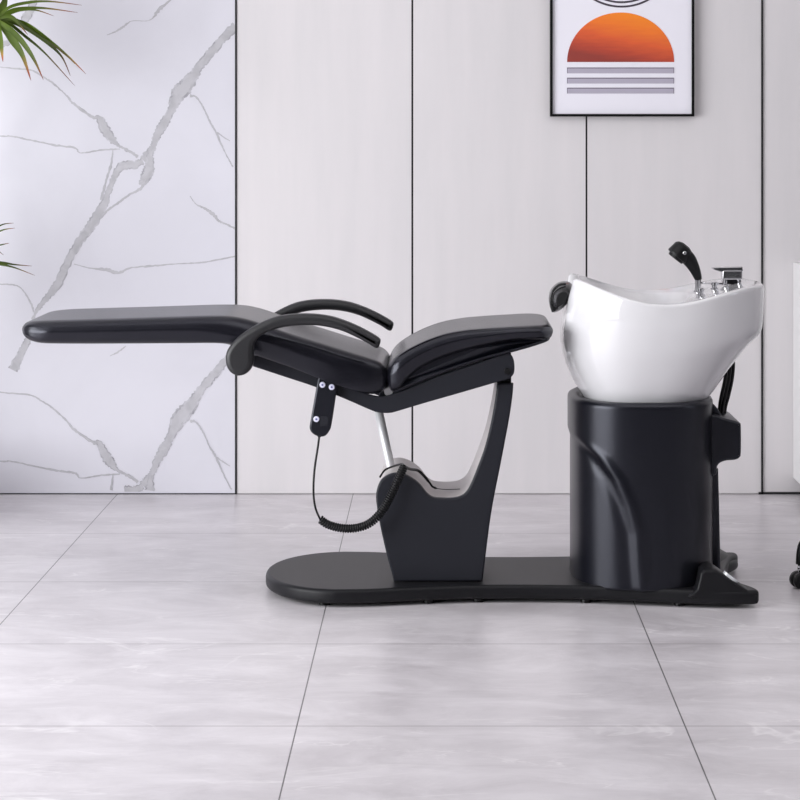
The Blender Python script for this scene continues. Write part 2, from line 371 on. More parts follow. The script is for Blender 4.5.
# ---- base platform (plan outline)
HWt = [(-.40, .262), (-.30, .280), (-.20, .276), (-.08, .250), (.02, .228), (.12, .216), (.24, .215), (.36, .224), (.48, .245), (.60, .272), (.68, .288), (.75, .292)]
lob = []
for k in range(0, 13):
    a = PI/2*k/12; lob.append((-.468+.21*(1-math.cos(a)), .279*math.sin(a)))
half = lob+[(-.18, .272), (-.11, .256)]+[(x, w_) for x, w_ in HWt if x > 0]
out = [(x, -y) for x, y in half]+[(.80, -.290), (.818, -.282), (.822, -.262), (.812, -.225), (.79, -.17), (.775, -.08), (.772, 0)]
out = out+[(x+.012*sstep(.75, .80, x), -y) for x, y in reversed(out[1:-1])]
pl = [(x, YC+y+(.022*sstep(.05, -.2, x) if y > 0 else 0)) for x, y in cr(out, 4)]
base = obj('base_platform', rprism(pl, .010, .047, .011, 4, axis='Z'), M['base'], sb)
for fx, fy in ((-.30, -.23), (-.30, .23), (.10, -.19), (.10, .19), (.62, -.24), (.62, .24), (-.03, -.21), (.38, -.2)):
    obj('rubber_foot', lathe((fx, YC+fy, 0), (0, 0, 1), [(0, .014), (.012, .014)], 14), M['rubber'], base)
# ---- tail hump with two toes
bm = bmesh.new(); rows = []
prof = [(-.10, .030), (0, .045), (.04, .052), (.075, .075), (.10, .095), (.16, .1025), (.28, .1035), (.34, .101), (.46, .0885), (.62, .0705), (.80, .0515), (.93, .0395), (.985, .0355), (1.0, .024), (1.0, .012)]
NS = 40
for i in range(NS+1):
    t = -1+2*i/NS; yy = t*.2895
    tip = .762+(.057 if t < 0 else .070)*sstep(.15, .85, abs(t)); e = 1-sstep(.955, 1.0, abs(t))*.05
    rows.append([bm.verts.new((.655+(tip-.655)*s if s > 0 else .655+s*.2, YC+yy, .010+(z-.010)*e)) for s, z in prof])
for a, b in zip(rows, rows[1:]):
    for j in range(len(prof)-1): f = bm.faces.new((a[j], a[j+1], b[j+1], b[j])); f.smooth = True
for rw in (rows[0], rows[-1]): bm.faces.new(rw)
bm.faces.new([rw[0] for rw in rows]+[rw[-1] for rw in reversed(rows)])
bmesh.ops.recalc_face_normals(bm, faces=bm.faces)
tail = bevel(obj('tail_housing', bm, M['base'], sb), .006, 3, 50)
# badge on the near slope
p0 = Vector((.655+.46*.155, 0, .0865)); d = Vector((.34*.155, 0, -.041)).normalized(); nrm = Vector((-d.z, 0, d.x))
if nrm.z < 0: nrm = -nrm
c0 = Vector((.742, YC-.235, .0855+.0)); 
bm = bmesh.new(); ra, rb_ = .023, .0085; top = []; bot = []
slope = Vector((.155*.34, 0, -.041)).normalized(); ctr = Vector((.748, YC-.268, .0755))
for k in range(28):
    a = 2*PI*k/28; q = ctr+slope*ra*math.cos(a)+Vector((0, 1, 0))*(rb_*1.6)*math.sin(a)
    top.append(bm.verts.new(q+nrm*.006)); bot.append(bm.verts.new(q-nrm*.004))
bm.faces.new(top); bm.faces.new(list(reversed(bot)))
for k in range(28): bm.faces.new((top[k], top[(k+1) % 28], bot[(k+1) % 28], bot[k]))
bmesh.ops.recalc_face_normals(bm, faces=bm.faces)
o = obj('badge', bm, M['badge'], tail); o['label'] = 'oval silver badge'

# ---- motor pedestal: two dark side plates and a grey cover between them
YN = 6.29; YFR = 6.63
pp = [(394,581.5),(387,556),(381,530),(377,508),(376,495),(378.5,485),(383,478.5),(391,474.3),(399,473.6),(407,475.8),(415,480.5),(421,486),(427,493.5),(433,497.6),(441,498.6),(452,498.6),(461,496.5),(467,491.5),(472,482),(478,467),(484.5,449),(490,428),(494.5,405),(497.5,383.5),(513.5,383.5),(512.5,396),(509,420),(500.5,465),(491,515),(482.5,581.5)]
po = PL(pp, YN); po = [(x, z) for x, z in po]
dense = []
for i in range(len(po)):                      # smooth everything but the four corners
    dense.append(Vector(po[i]))
def crc(pts, corners, n=5):
    k = len(pts); out = []
    for i in range(k):
        b, c = Vector(pts[i]), Vector(pts[(i+1) % k])
        a = Vector(pts[i-1]) if i not in corners else b+(b-c)
        d = Vector(pts[(i+2) % k]) if (i+1) % k not in corners else c+(c-b)
        for s in range(n):
            t = s/n; out.append(.5*((2*b)+(c-a)*t+(2*a-5*b+4*c-d)*t*t+(3*b-a-3*c+d)*t**3))
    return out
pd = crc(po, {0, 23, 24, len(po)-1})
pdc = pd if area2(pd) > 0 else list(reversed(pd))
obj('pedestal_side_panel', rprism(pd, YN, YN+.028, .005, 3), M['slate'], sb)
obj('pedestal_side_panel', rprism(inset(pdc, .0045), YFR-.02, YFR+.004, .004, 3), M['slate'], sb)
obj('pedestal_cover', rprism(inset(pdc, .0035), YN+.026, YFR-.0, .003, 2), M['grey'], sb)
# ---- lift piston
x0, z0 = P(391.5, 470, YC); x1, z1 = P(377, 404, YC)
ps = obj('lift_piston', tube([(x0+.004, YC, z0-.03), (x0, YC, z0), (x1, YC, z1)], .0118, 20), M['steel'], sb)
obj('collar', lathe((x0, YC, z0-.012), (x1-x0, 0, z1-z0), [(0, .026), (.012, .026), (.018, .02)], 20), M['grey'], ps)

# ---- seat frame plates
FN = 6.262
fr = [(253,353.5),(285,364),(317,375.5),(345,386),(368,394),(382,396.5),(395,393),(418,384.5),(440,375.5),(475,364),(504,353.5),(510,354),(513.5,359),(514.6,368),(513,375),(507,379.5),(496,382.5),(460,393),(425,403),(400,410.5),(390,413),(378,412.5),(368,409),(345,399),(315,387),(285,377),(253,366.5)]
fo = crc(PL(fr, FN), {0, 26})
for ya, yb in ((FN, FN+.012), (2*YC-FN-.012, 2*YC-FN)):
    f_ = obj('frame_plate', rprism(fo, ya, yb, .003, 2), M['slate'], sb)
    bx, bz = P(507.5, 371, FN)
    s = -1 if ya < YC else 1; yb0 = ya if s < 0 else yb
    obj('bolt', lathe((bx, yb0, bz), (0, s, 0), [(-.002, .009), (.004, .009), (.006, .007)], 16), M['rubber'], f_)
bm = bmesh.new()
for px, py, r in ((262,360,.011),(330,386,.011),(382,404,.013),(507,371,.012),(440,386,.010)):
    x, z = P(px, py, FN); tube([(x, FN+.006, z), (x, 2*YC-FN-.006, z)], r, 14, bm)
obj('cross_bar', bm, M['slate'], sb)
# hinge bracket between frame and column top
x, z = P(504, 381, YN)
obj('hinge_bracket', boxes((x-.018, x+.020, YN+.035, YFR-.035, z-.03, z+.045)), M['rubber'], sb)
bevel(sb.children[-1], .006)
x, z = P(388.5, 391, 6.3)
obj('hinge_pin', tube([(x, 6.28, z), (x, 6.62, z)], .011, 14), M['steel'], sb)

def cushion(outline, ir, hw, yc, planf, ry, fu, fl, crown=.05, N=110, bm=None):
    """outline: closed side view starting at its left tip, ir = index of the right tip"""
    def arc(p, N):
        c = [0]
        for a, b in zip(p, p[1:]): c.append(c[-1]+(b-a).length)
        o = []; j = 0
        for k in range(N+1):
            t = k/N; t = .5-.5*math.cos(PI*t) if True else t
            s_ = c[-1]*(.35*k/N+.65*t)
            while j < len(c)-2 and c[j+1] < s_: j += 1
            o.append(p[j].lerp(p[j+1], (s_-c[j])/max(1e-9, c[j+1]-c[j])))
        return o
    p = [Vector((q[0], q[1])) for q in outline]
    top = arc(p[:ir+1], N); bot = arc([p[0]]+list(reversed(p[ir:])), N)
    bm = bm or bmesh.new(); rings = []
    for a, b in zip(top, bot):
        m = (a+b)/2; h = (a-b)/2; W = hw*planf(m.x, m.y); T = h.length; rr = min(ry, W*.9)
        pts = []
        for k in range(9): t = PI/2*k/8; pts.append((W-rr*(1-math.cos(t))-.0015*0, (1-fu)+fu*math.sin(t)))
        flat = [(W-rr)*(1-k/7) for k in range(1, 7)]
        up = pts+[(y, 1+crown*(1-(y/(W-rr))**2)) for y in flat]+[(0, 1+crown)]
        lo = []
        for k in range(8, 0, -1): t = PI/2*k/8; lo.append((W-rr*.8*(1-math.cos(t)), -((1-fl)+fl*math.sin(t))))
        mid = [(W+.0025*math.sin(PI*k/4), -(1-fl)+((1-fu)+(1-fl))*k/4) for k in range(0, 4)]
        half = list(reversed(up))+list(reversed(mid))[:0]
        right = list(reversed(up))                       # centre top -> near side shoulder
        right = right+[(W+.0025*math.sin(PI*k/4), (1-fu)-((1-fu)+(1-fl))*k/4) for k in range(1, 4)]+[(W, -(1-fl))]
        right = right+list(reversed(lo))[0:]+[(0, -1)]
        full = [(-y, v) for y, v in right]+[(y, v) for y, v in reversed(right[1:-1])]
        rings.append([bm.verts.new((m.x+h.x*v, yc+y, m.y+h.y*v)) for y, v in full])
    n = len(rings[0])
    for A_, B_ in zip(rings, rings[1:]):
        for j in range(n): f = bm.faces.new((A_[j], A_[(j+1) % n], B_[(j+1) % n], B_[j])); f.smooth = True
    bmesh.ops.remove_doubles(bm, verts=bm.verts, dist=1e-5)
    bmesh.ops.recalc_face_normals(bm, faces=bm.faces)
    return bm
# ---- seat cushion with the long leg rest (one upholstered pad)
YS = 6.222                      # near side of the upholstery
sc = [(17,332.5),(18.5,327),(26,323),(45,321.3),(75,320.3),(120,319),(165,317.6),(205,316.4),(230,317),(248,320.5),(265,326),(285,332.8),(305,339),(322,344.2),(350,353),(368,358.5),(380,363.5),(386.5,371),(387.5,381),(384.5,390),(378,394.6),(369,395.2),(355,391),(330,382.5),(300,372),(275,364),(252,356),(240,350.5),(229,345.8),(215,344),(180,344.2),(120,344.6),(60,344.6),(36,343.5),(21,339)]
so = cr(PL(sc, YS), 5)
xt = P(17, 331, YS)[0]; xe = P(387.5, 378, YS)[0]; hw = YC-YS
def plan(x, z):
    s = 1.0
    R = .085
    if x < xt+R: s = min(s, 1-(R/hw)*(1-math.sqrt(max(0, 1-((xt+R-x)/R)**2))))
    R = .04
    if x > xe-R: s = min(s, 1-(R/hw)*(1-math.sqrt(max(0, 1-((x-xe+R)/R)**2))))
    return s
obj('seat_cushion', cushion(so, 23*5, hw, YC, plan, .038, .66, .7, .0, 150), M['leather'], sb)
# ---- backrest cushion, shell
bc = [(385.8,377),(387.5,368),(393,360),(401,353.5),(412,347.3),(428,340),(445,334.2),(465,330.5),(485,328.7),(515,326.8),(538,325.8),(549.5,326.8),(554,331),(553.5,336),(549,340),(530,340.6),(510,342),(485,347),(460,353),(437,361),(418,371),(407,381),(400,389),(393,392.5),(388,388)]
bo = cr(PL(bc, YS+.005), 5)
xe2 = P(554, 331, YS)[0]; xs2 = P(385.8, 376, YS)[0]
def plan2(x, z):
    s = 1.0; R = .07
    if x > xe2-R: s = min(s, 1-(R/hw)*(1-math.sqrt(max(0, 1-((x-xe2+R)/R)**2))))
    R = .04
    if x < xs2+R: s = min(s, 1-(R/hw)*(1-math.sqrt(max(0, 1-((xs2+R-x)/R)**2))))
    return s
bk = obj('backrest_cushion', cushion(bo, 12*5, hw-.003, YC, plan2, .032, .55, .85, .0, 120), M['leather'], sb)
# piping along the near and far upper edges
tp = [(395,359.8),(403,353.6),(413,347.6),(428,340.7),(445,335.1),(465,331.5),(485,329.7),(515,327.9),(538,327)]
for ys in (YS+.0165, 2*YC-YS-.0165):
    pa = [(x, (YC+(ys-YC)*plan2(x, z)), z) for x, z in [(v.x, v.y) for v in cr([Vector(q) for q in PL(tp, YS+.016)], 6, False)]]
    obj('piping', tube(pa, .0022, 8), M['leather'], bk)
shl = [(388,382),(400,378),(440,352),(480,345),(520,340),(547,338),(549,341.5),(535,346),(512,352.5),(480,361),(440,374.5),(412,386),(398,392),(391,391)]
obj('backrest_shell', rprism(cr(PL(shl, YS+.035), 4), YS+.03, 2*YC-YS-.03, .008, 3, plan2), M['plastic'], sb)
# mounting bracket under the backrest
x, z = P(490, 359, 6.3)
for yb_ in (6.29, 6.59): obj('backrest_bracket', boxes((x-.02, x+.055, yb_, yb_+.04, z-.02, z+.028)), M['rubber'], sb)

# ---- armrests
ar = [(226,360),(226.5,353),(230,346),(237,338),(246,331),(258,324),(273,317.5),(288,314.5),(303,313.6),(318,314.2),(332,316.5),(346,321),(360,327),(373,334),(379.5,338.5),(380.5,342),(378.5,347),(375,347.5),(367,342.5),(355,336.3),(343,331),(330,327.3),(317,325.3),(303,325),(290,326),(277,328.5),(265,333),(257.5,338.5),(254,345),(253.6,354),(253.5,362),(251,369),(245,374),(238,375.3),(231.5,372.5),(227.5,367)]
ao = cr(PL(ar, 6.165), 4)
for ya, sx in ((6.145, 0), (2*YC-6.195, .022)):
    obj('armrest', rprism([(p.x+sx, p.y-sx*.12) for p in ao], ya, ya+.05, .0135, 5), M['arm'], sb)
    x, z = P(241, 361, 6.165)
    obj('armrest_mount', lathe((x+sx, ya+.05 if ya < YC else ya, z), (0, 1 if ya < YC else -1, 0), [(-.006, .016), (.075, .016)], 16), M['slate'], sb)

# ---- hand control with buttons, straight cord and coiled cord
YH = 6.236
hc = [(318,378.5),(321,375.6),(328,376.6),(335,378.6),(337.2,382),(335.5,398),(331.5,424),(329.6,430.5),(325,436),(318,436.4),(312,433),(309.6,428),(310.6,420),(314.5,398)]
hd = obj('hand_control', rprism(cr(PL(hc, YH), 4), YH-.002, YH+.024, .005, 3), M['plastic'], sb)
for px, py in ((322.5,384.7),(331.8,387),(316.4,419)):
    x, z = P(px, py, YH); b_ = obj('button', lathe((x, YH-.002, z), (0, -1, 0), [(-.001, .0078), (.0015, .0078), (.0028, .0066)], 18), M['button'], hd)
    obj('button_mark', lathe((x, YH-.0045, z), (0, -1, 0), [(0, .0026), (.0009, .0026)], 10), M['icon'], hd)
x, z = P(323.5, 421, YH)
obj('label_plate', rprism([(x-.009, z-.014), (x+.012, z-.010), (x+.014, z+.012), (x-.007, z+.012)], YH-.0032, YH-.001, .0008, 1), M['slate'], hd)
def P3(px, py, Y): x, z = P(px, py, Y); return Vector((x, Y, z))
cord = cr([P3(319.5,434,YH+.01), P3(318,446,YH+.01), P3(314.5,470,6.24), P3(313.5,492,6.24), P3(315.5,508,6.24), P3(320.5,520,6.24)], 8, False)
cb = tube(cord, .0028, 8); tube([cord[0], cord[3]], [.0065, .0042], 10, cb)
obj('cord', cb, M['rubber'], sb)
ax = cr([P3(320.5,519.5,6.24), P3(328,524.5,6.24), P3(341,528,6.24), P3(356,528,6.24), P3(370,523,6.24), P3(382,511,6.245), P3(391,495,6.255), P3(398.5,479,6.262), P3(404,466.5,6.272)], 20, False)
# arc length resample -> helix
cum = [0]
for a, b in zip(ax, ax[1:]): cum.append(cum[-1]+(b-a).length)
tot = cum[-1]; turns = 50; per = 14; hp = []; j = 0
for k in range(turns*per+1):
    s = tot*k/(turns*per)
    while j < len(cum)-2 and cum[j+1] < s: j += 1
    t = (s-cum[j])/(cum[j+1]-cum[j]); p = ax[j].lerp(ax[j+1], t); T = (ax[min(j+2, len(ax)-1)]-ax[max(j-1, 0)]).normalized()
    u = T.cross(Vector((0, 1, 0))).normalized(); v = Vector((0, 1, 0)); a = 2*PI*k/per
    hp.append(p+(u*math.cos(a)+v*math.sin(a))*.0086)
obj('coiled_cord', tube(hp, .0031, 7), M['rubber'], sb)
pc = cr([P3(404,466,6.28), P3(402,464,6.33), P3(394,466,6.36), P3(385,470,6.36), P3(380,477,6.33)], 6, False)
cb = tube(pc, .0026, 8)
tube(cr([P3(404,466,6.28), P3(410,469,6.36), P3(418,470.5,6.42), P3(424,476,6.42), P3(429,482,6.42), P3(434,487.5,6.42), P3(446,489.5,6.44), P3(460,489,6.45)], 6, False), [.0040]*24+[.003]*8+[.001]*11, 8, cb)
obj('motor_cable', cb, M['rubber'], sb)

# ---- basin pedestal cover: rounded body with the swept recess
bm = bmesh.new()
XA, XB = .345, .728; cx = (XA+XB)/2; hx = (XB-XA)/2; hy = .262
ZB, ZT = .040, .525
groove = [(P(0, py, 6.25)[1], P(px, 0, 6.25)[0]) for px, py in ((640,600),(631,585),(629,560),(627,530),(619,503),(608,478),(592,456),(574,441),(560,434),(540,428))]
groove.sort()
def gx_at(z): return interp(groove, z)
NT, NZ = 260, 90; rings = []
def sup(t, e): c = math.cos(t); return math.copysign(abs(c)**(2/e), c)
for k in range(NZ+1):
    z = ZB+(ZT-ZB)*k/NZ; ring = []
    flare = 0
    lip = -.004 if z > ZT-.012 else 0
    for j in range(NT):
        t = 2*PI*j/NT; dx = sup(t, 2.7); dy = sup(t-PI/2, 2.7)
        x = cx+hx*dx; y = YC+hy*dy
        nx, ny = dx/hx, dy/hy; l = math.hypot(nx, ny) or 1; nx /= l; ny /= l
        g = gx_at(z)
        s = sstep(.022, -.006, x-g)                       # recess left of the sweep
        ridge = math.exp(-((x-g-.028)/.013)**2)*.0045-math.exp(-((x-g+.012)/.014)**2)*.003
        fade = sstep(.440, .400, z)
        dpt = -.0065*s*fade + ridge*fade*sstep(.44, .36, z)
        r_ = 0
        if z > ZT-.014: r_ = -.014*(1-math.sqrt(max(0, 1-((z-ZT+.014)/.014)**2)))
        ring.append(bm.verts.new((x+nx*(dpt+r_+flare), y+ny*(dpt+r_+flare), z)))
    rings.append(ring)
for a, b in zip(rings, rings[1:]):
    for j in range(NT): f = bm.faces.new((a[j], a[(j+1) % NT], b[(j+1) % NT], b[j])); f.smooth = True
# sunken seat under the bowl
ins = [bm.verts.new((cx+(v.co.x-cx)*.93, YC+(v.co.y-YC)*.93, ZT-.001)) for v in rings[-1]]
ins2 = [bm.verts.new((cx+(v.co.x-cx)*.91, YC+(v.co.y-YC)*.91, ZT-.012)) for v in rings[-1]]
for a, b in ((rings[-1], ins), (ins, ins2)):
    for j in range(NT): f = bm.faces.new((a[j], a[(j+1) % NT], b[(j+1) % NT], b[j])); f.smooth = True
bm.faces.new(ins2); bm.faces.new(rings[0])
bmesh.ops.recalc_face_normals(bm, faces=bm.faces)
ped = obj('basin_pedestal', bm, M['plastic'], sb)
# rear holder box and spine
hb = [(700,412),(716,414),(722,416.5),(728,418.2),(735,420),(738.6,422),(739.8,425.5),(739.8,451),(738.6,456),(734,458.6),(725,459.4),(718.5,462),(715.5,467),(714,474),(700,478)]
obj('holder_box', rprism(crc(PL(hb, 6.36), {0, 14}), 6.33, 6.59, .008, 4), M['plastic'], sb)
spn = [(700,462),(715,465),(716,500),(717,545),(718,572),(700,576)]
obj('rear_spine', rprism(crc(PL(spn, YC), {0, 1, 4, 5}), YC-.08, YC+.08, .008, 3), M['plastic'], sb)
shd = [(690,399.5),(705,399.8),(711,402),(716,407),(720.5,414.5),(724,422),(724,440),(712,452),(690,452)]
obj('shoulder', rprism(crc(PL(shd, 6.40), {0, 8}), 6.36, 6.58, .006, 4), M['plastic'], sb)

# ---- ceramic basin
ZB0 = .517
def Q(px, py): return ((px-440)*YC/F, H-(py-136)*YC/F)
Lx = [(0, .385), (.06, .373), (.18, .355), (.30, .341), (.39, .3325), (.60, .3235), (.85, .333), (1.0, .346)]
Rx = [(0, .716), (.06, .730), (.16, .750), (.28, .776), (.46, .820), (.56, .855), (.62, .862), (.8, .864), (.95, .866), (1.0, .864)]
Wy = [(0, .222), (.08, .232), (.25, .250), (.5, .272), (.75, .287), (1.0, .292)]
def sp(tab, v):                                            # smooth table lookup
    e = .03; return (interp(tab, v-e)+2*interp(tab, v)+interp(tab, v+e))/4
rimt = [(.34, .8440), (.37, .837), (.41, .822), (.46, .804), (.51, .789), (.56, .781), (.61, .7815), (.66, .790), (.71, .802), (.76, .814), (.80, .821), (.84, .824), (.87, .821)]
def rimz(x, y):
    z = interp(rimt, x); e = .02; z = (interp(rimt, x-e)+interp(rimt, x)+interp(rimt, x+e))/3
    notch = (1-sstep(.055, .115, abs(y-YC)))*(1-sstep(.40, .47, x))
    return z-.062*notch
NT = 160; NV = 44
def ring_at(v, dl=0, dr=0, dw=0, zoff=None, ex=2.6):
    xl, xr, wy = sp(Lx, v)+dl, sp(Rx, v)-dr, sp(Wy, v)-dw; c = (xl+xr)/2; h = (xr-xl)/2; out = []
    for j in range(NT):
        t = 2*PI*j/NT; dx, dy = sup(t, ex), sup(t-PI/2, ex)
        taper = 1-.06*max(0, dx)**2
        x = c+h*dx; y = YC+wy*dy*taper
        z = ZB0+v*(rimz(x, y)-ZB0) if zoff is None else zoff(x, y)
        out.append(bm.verts.new((x, y, z)))
    return out
bm = bmesh.new(); rr_ = [ring_at(k/NV*.985) for k in range(NV+1)]
# rounded rim
rr_.append(ring_at(1, .002, .002, .002, lambda x, y: rimz(x, y)-.0015))
rr_.append(ring_at(1, .007, .007, .007, lambda x, y: rimz(x, y)+.001))
rr_.append(ring_at(1, .016, .05, .018, lambda x, y: rimz(x, y)+.0005))
rr_.append(ring_at(1, .026, .19, .032, lambda x, y: rimz(x, y)-.0015))
rr_.append(ring_at(1, .031, .20, .038, lambda x, y: rimz(x, y)-.008))
for q, (i0, dz) in enumerate(((.045, .04), (.065, .085), (.09, .12), (.13, .15), (.19, .165))):
    rr_.append(ring_at(1, .0+i0, .17+i0*1.0, i0+.005, lambda x, y, dz=dz, q=q: (rimz(x, y)-dz)*(1-(q+1)/5)+(.79-dz)*(q+1)/5))
for a, b in zip(rr_, rr_[1:]):
    for j in range(NT): f = bm.faces.new((a[j], a[(j+1) % NT], b[(j+1) % NT], b[j])); f.smooth = True
bm.faces.new(rr_[0]); bm.faces.new(rr_[-1])
bmesh.ops.recalc_face_normals(bm, faces=bm.faces)
basin = obj('basin', bm, M['ceramic'], sb); basin['label'] = 'white glossy ceramic basin'
# neck rest: ribbed gel pad in the notch
bm = bmesh.new(); pr = []
for k in range(25):
    a = k/24; y = YC-.10+.20*a
    e = math.sin(PI*min(max(a, .03), .97))**.35
    pr.append((y, e))
crs = [(571,283.5),(563,283),(556.5,286),(551.5,292),(549.8,300),(550.8,308),(553.5,313.5),(558,313),(564,309),(570,302),(576,292)]
crv = cr(PL(crs, 6.40), 3); cc = sum((Vector(v) for v in crv), Vector((0, 0)))/len(crv); rings = []
for y, e in pr: rings.append([bm.verts.new((cc.x+(v.x-cc.x)*e, y, cc.y+(v.y-cc.y)*e+.0)) for v in crv])
for a, b in zip(rings, rings[1:]):
    for j in range(len(crv)): f = bm.faces.new((a[j], a[(j+1) % len(crv)], b[(j+1) % len(crv)], b[j])); f.smooth = True
bm.faces.new(rings[0]); bm.faces.new(rings[-1]); bmesh.ops.recalc_face_normals(bm, faces=bm.faces)
nr = obj('neck_rest', bm, M['gel'], sb)
for k in range(9):
    y = YC-.085+.0205*k
    obj('rib', tube(cr([P3(566,284,y), P3(559,285,y), P3(552.6,291.5,y), P3(550.6,301,y), P3(553,312,y)], 4, False), .0034, 6), M['gel'], nr)

# ---- mixer tap, spout posts, spray head
def dz_(x, y): return rimz(x, y)
YT = 6.47
tx, tz = P(731, 275, YT); dk = rimz(tx, YT)-.002
fau = obj('mixer_tap', boxes((tx-.025, tx+.028, YT-.022, YT+.022, tz-.012, tz+.014)), M['chrome'], sb); bevel(fau, .004)
bm = bmesh.new()
for sx, sy in ((-.017, -.014), (.020, -.014), (-.017, .014), (.020, .014)):
    lathe((tx+sx, YT+sy, dk-.001), (0, 0, 1), [(0, .0085), (.003, .0085), (.004, .006), (tz-.012-dk+.002, .006)], 16, bm)
obj('tap_foot', bm, M['chrome'], fau)
obj('tap_neck', boxes((tx-.012, tx+.016, YT-.010, YT+.018, dk+.001, tz-.011)), M['rubber'], fau)
lv = [(712,268.6),(716,267.2),(742,266.6),(742.5,271),(726,272.5),(717,270.6)]
o = obj('lever', rprism(crc(PL(lv, YT), {2, 3}), YT-.012, YT+.012, .0015, 2), M['chrome'], fau)
hxp, hzp = P(696.5, 279, YT)
hk = rimz(hxp, YT)-.002
o = obj('spray_holder', lathe((hxp+.004, YT, hk), (-.003, 0, 1), [(0, .012), (.004, .012), (.006, .008), (hzp-hk, .0085), (hzp-hk+.006, .0100), (hzp-hk+.012, .008)], 18), M['chrome'], sb)
for px, Y in ((701, 6.34), (714.5, 6.42)):
    x = (px-440)*Y/F; z = rimz(x, Y)-.002
    obj('deck_valve', lathe((x, Y, z), (0, 0, 1), [(0, .010), (.003, .010), (.005, .0065), (.010, .0065), (.011, .0085), (.018, .0085), (.020, .006)], 16), M['chrome'], sb)
obj('link_rod', tube([P3(700,282.5,YT), P3(712,283.5,YT), P3(724,284,YT)], .0028, 10), M['chrome'], sb)
hdl = cr([P3(698.6,280,YT), P3(696.3,273,YT), P3(692.5,265,YT), P3(687.5,257.5,YT), P3(682,252,YT)], 6, False)
n = len(hdl); rad = [.0090+.0100*min(1, i/(n*.62)) for i in range(n)]
spray = obj('spray_handle', tube(hdl, rad, 18), M['rubber'], sb)
dirn = Vector((-.62, 0, -.78)); hcn = P3(681, 251.5, YT)
obj('spray_head', lathe(hcn-dirn*.016, dirn, [(-.006, .012), (-.002, .022), (.004, .0275), (.030, .031), (.034, .030), (.0345, .024), (.041, .023), (.042, .021)], 28), M['rubber'], spray)
kx = P3(683.5, 252.5, YT)
obj('spray_button', lathe(kx+Vector((0, -.024, 0)), (0, -1, 0), [(-.012, .0045), (.006, .0045), (.007, .003)], 14), M['chrome'], spray)
# ---- hoses behind the basin
for k, (dx, dy) in enumerate(((0, 0), (-3.6, .02), (3.4, .03))):
    obj('hose', tube(cr([P3(729+dx,352,6.46+dy), P3(730+dx,364,6.46+dy), P3(728.5+dx,380,6.46+dy), P3(725+dx,396,6.46+dy), P3(722.5+dx*.8,408,6.46+dy), P3(721+dx*.6,428,6.46+dy)], 6, False), .0048, 10), M['rubber'], sb)

# ================================================================ PICTURE
fx0, fz0 = P(550, 116.5, YW-.02); fx1, _ = P(694, 0, YW-.02); fz1 = fz0+.84
art = thing('framed_print', 'black framed abstract print of an orange half circle hanging on the wall', 'picture', ((fx0+fx1)/2, YW-.002, fz0))
YB, YA = YW-.002, YW-.032
t_ = .0085
fr_ = obj('frame', boxes((fx0, fx0+t_, YA, YB, fz0, fz1), (fx1-t_, fx1, YA, YB, fz0, fz1), (fx0+t_, fx1-t_, YA, YB, fz0, fz0+t_), (fx0+t_, fx1-t_, YA, YB, fz1-t_, fz1)), M['frame'], art)
YPp = YW-.022
pap = obj('paper', boxes((fx0+t_, fx1-t_, YPp, YB, fz0+t_, fz1-t_)), M['paper'], art)
def poly(pts, y0, y1, bm=None):
    bm = bm or bmesh.new(); a = [bm.verts.new((x, y0, z)) for x, z in pts]; b = [bm.verts.new((x, y1, z)) for x, z in pts]
    bm.faces.new(a); bm.faces.new(list(reversed(b)))
    for i in range(len(pts)): bm.faces.new((a[i], a[(i+1) % len(pts)], b[(i+1) % len(pts)], b[i]))
    bmesh.ops.recalc_face_normals(bm, faces=bm.faces); return bm
def Pw(a, b): return P(a, b, YPp)
cx_, cz_ = Pw(620.6, 62); R_ = 53.5*YPp/F
arc = [(cx_+R_*math.cos(PI*k/60), cz_+R_*.925*math.sin(PI*k/60)) for k in range(61)]
o = obj('half_circle', poly(arc, YPp-.0012, YPp), art_mat(cz_, cz_+R_*.92, cx_, R_), pap)
M['art'] = o.data.materials[0]
# object coordinates of the print are relative to the picture's base
for nd in M['art'].node_tree.nodes:
    if nd.type == 'MAP_RANGE':
        L0 = art.location
        off = L0.z if nd.inputs['From Max'].default_value > 1.3 and nd.inputs['To Min'].default_value == 0 else L0.x
        nd.inputs['From Min'].default_value -= off; nd.inputs['From Max'].default_value -= off
for ya in (67.5, 77.7, 87.7):
    xa, za = Pw(567, ya); xb, zb = Pw(674, ya+5.8)
    obj('bar', boxes((xa, xb, YPp-.0010, YPp, zb, za)), M['bar'], pap)
    e = .0022
    obj('bar_shadow', boxes((xa, xb, YPp-.0014, YPp-.0009, za-e*1.4, za), (xa, xa+e*.8, YPp-.0014, YPp-.0009, zb, za-e*1.4), (xb-e*.8, xb, YPp-.0014, YPp-.0009, zb, za-e*1.4)), M['barshade'], pap)  # shadow along each bar's top and sides, drawn into the print as dark strips
for rad_, low, th in ((56, 7.6, 1.9), (51, 3.2, 1.9)):
    bm = bmesh.new(); zc = 7.2-56; vo = []; vi = []; vo2 = []; vi2 = []
    for k in range(96):
        a = 2*PI*k/96
        for (r_, y_, lst) in ((low-zc, YPp-.001, vo), (low-zc-th, YPp-.001, vi), (low-zc, YPp, vo2), (low-zc-th, YPp, vi2)):
            x, z = Pw(621.5+r_*math.cos(a), zc+r_*math.sin(a)); lst.append(bm.verts.new((x, y_, z)))
    for k in range(96):
        q = (k+1) % 96
        for a_, b_ in ((vo, vi), (vi, vi2), (vi2, vo2), (vo2, vo)): bm.faces.new((a_[k], a_[q], b_[q], b_[k]))
    bmesh.ops.recalc_face_normals(bm, faces=bm.faces)
    obj('ring', bm, M['ink'], pap)

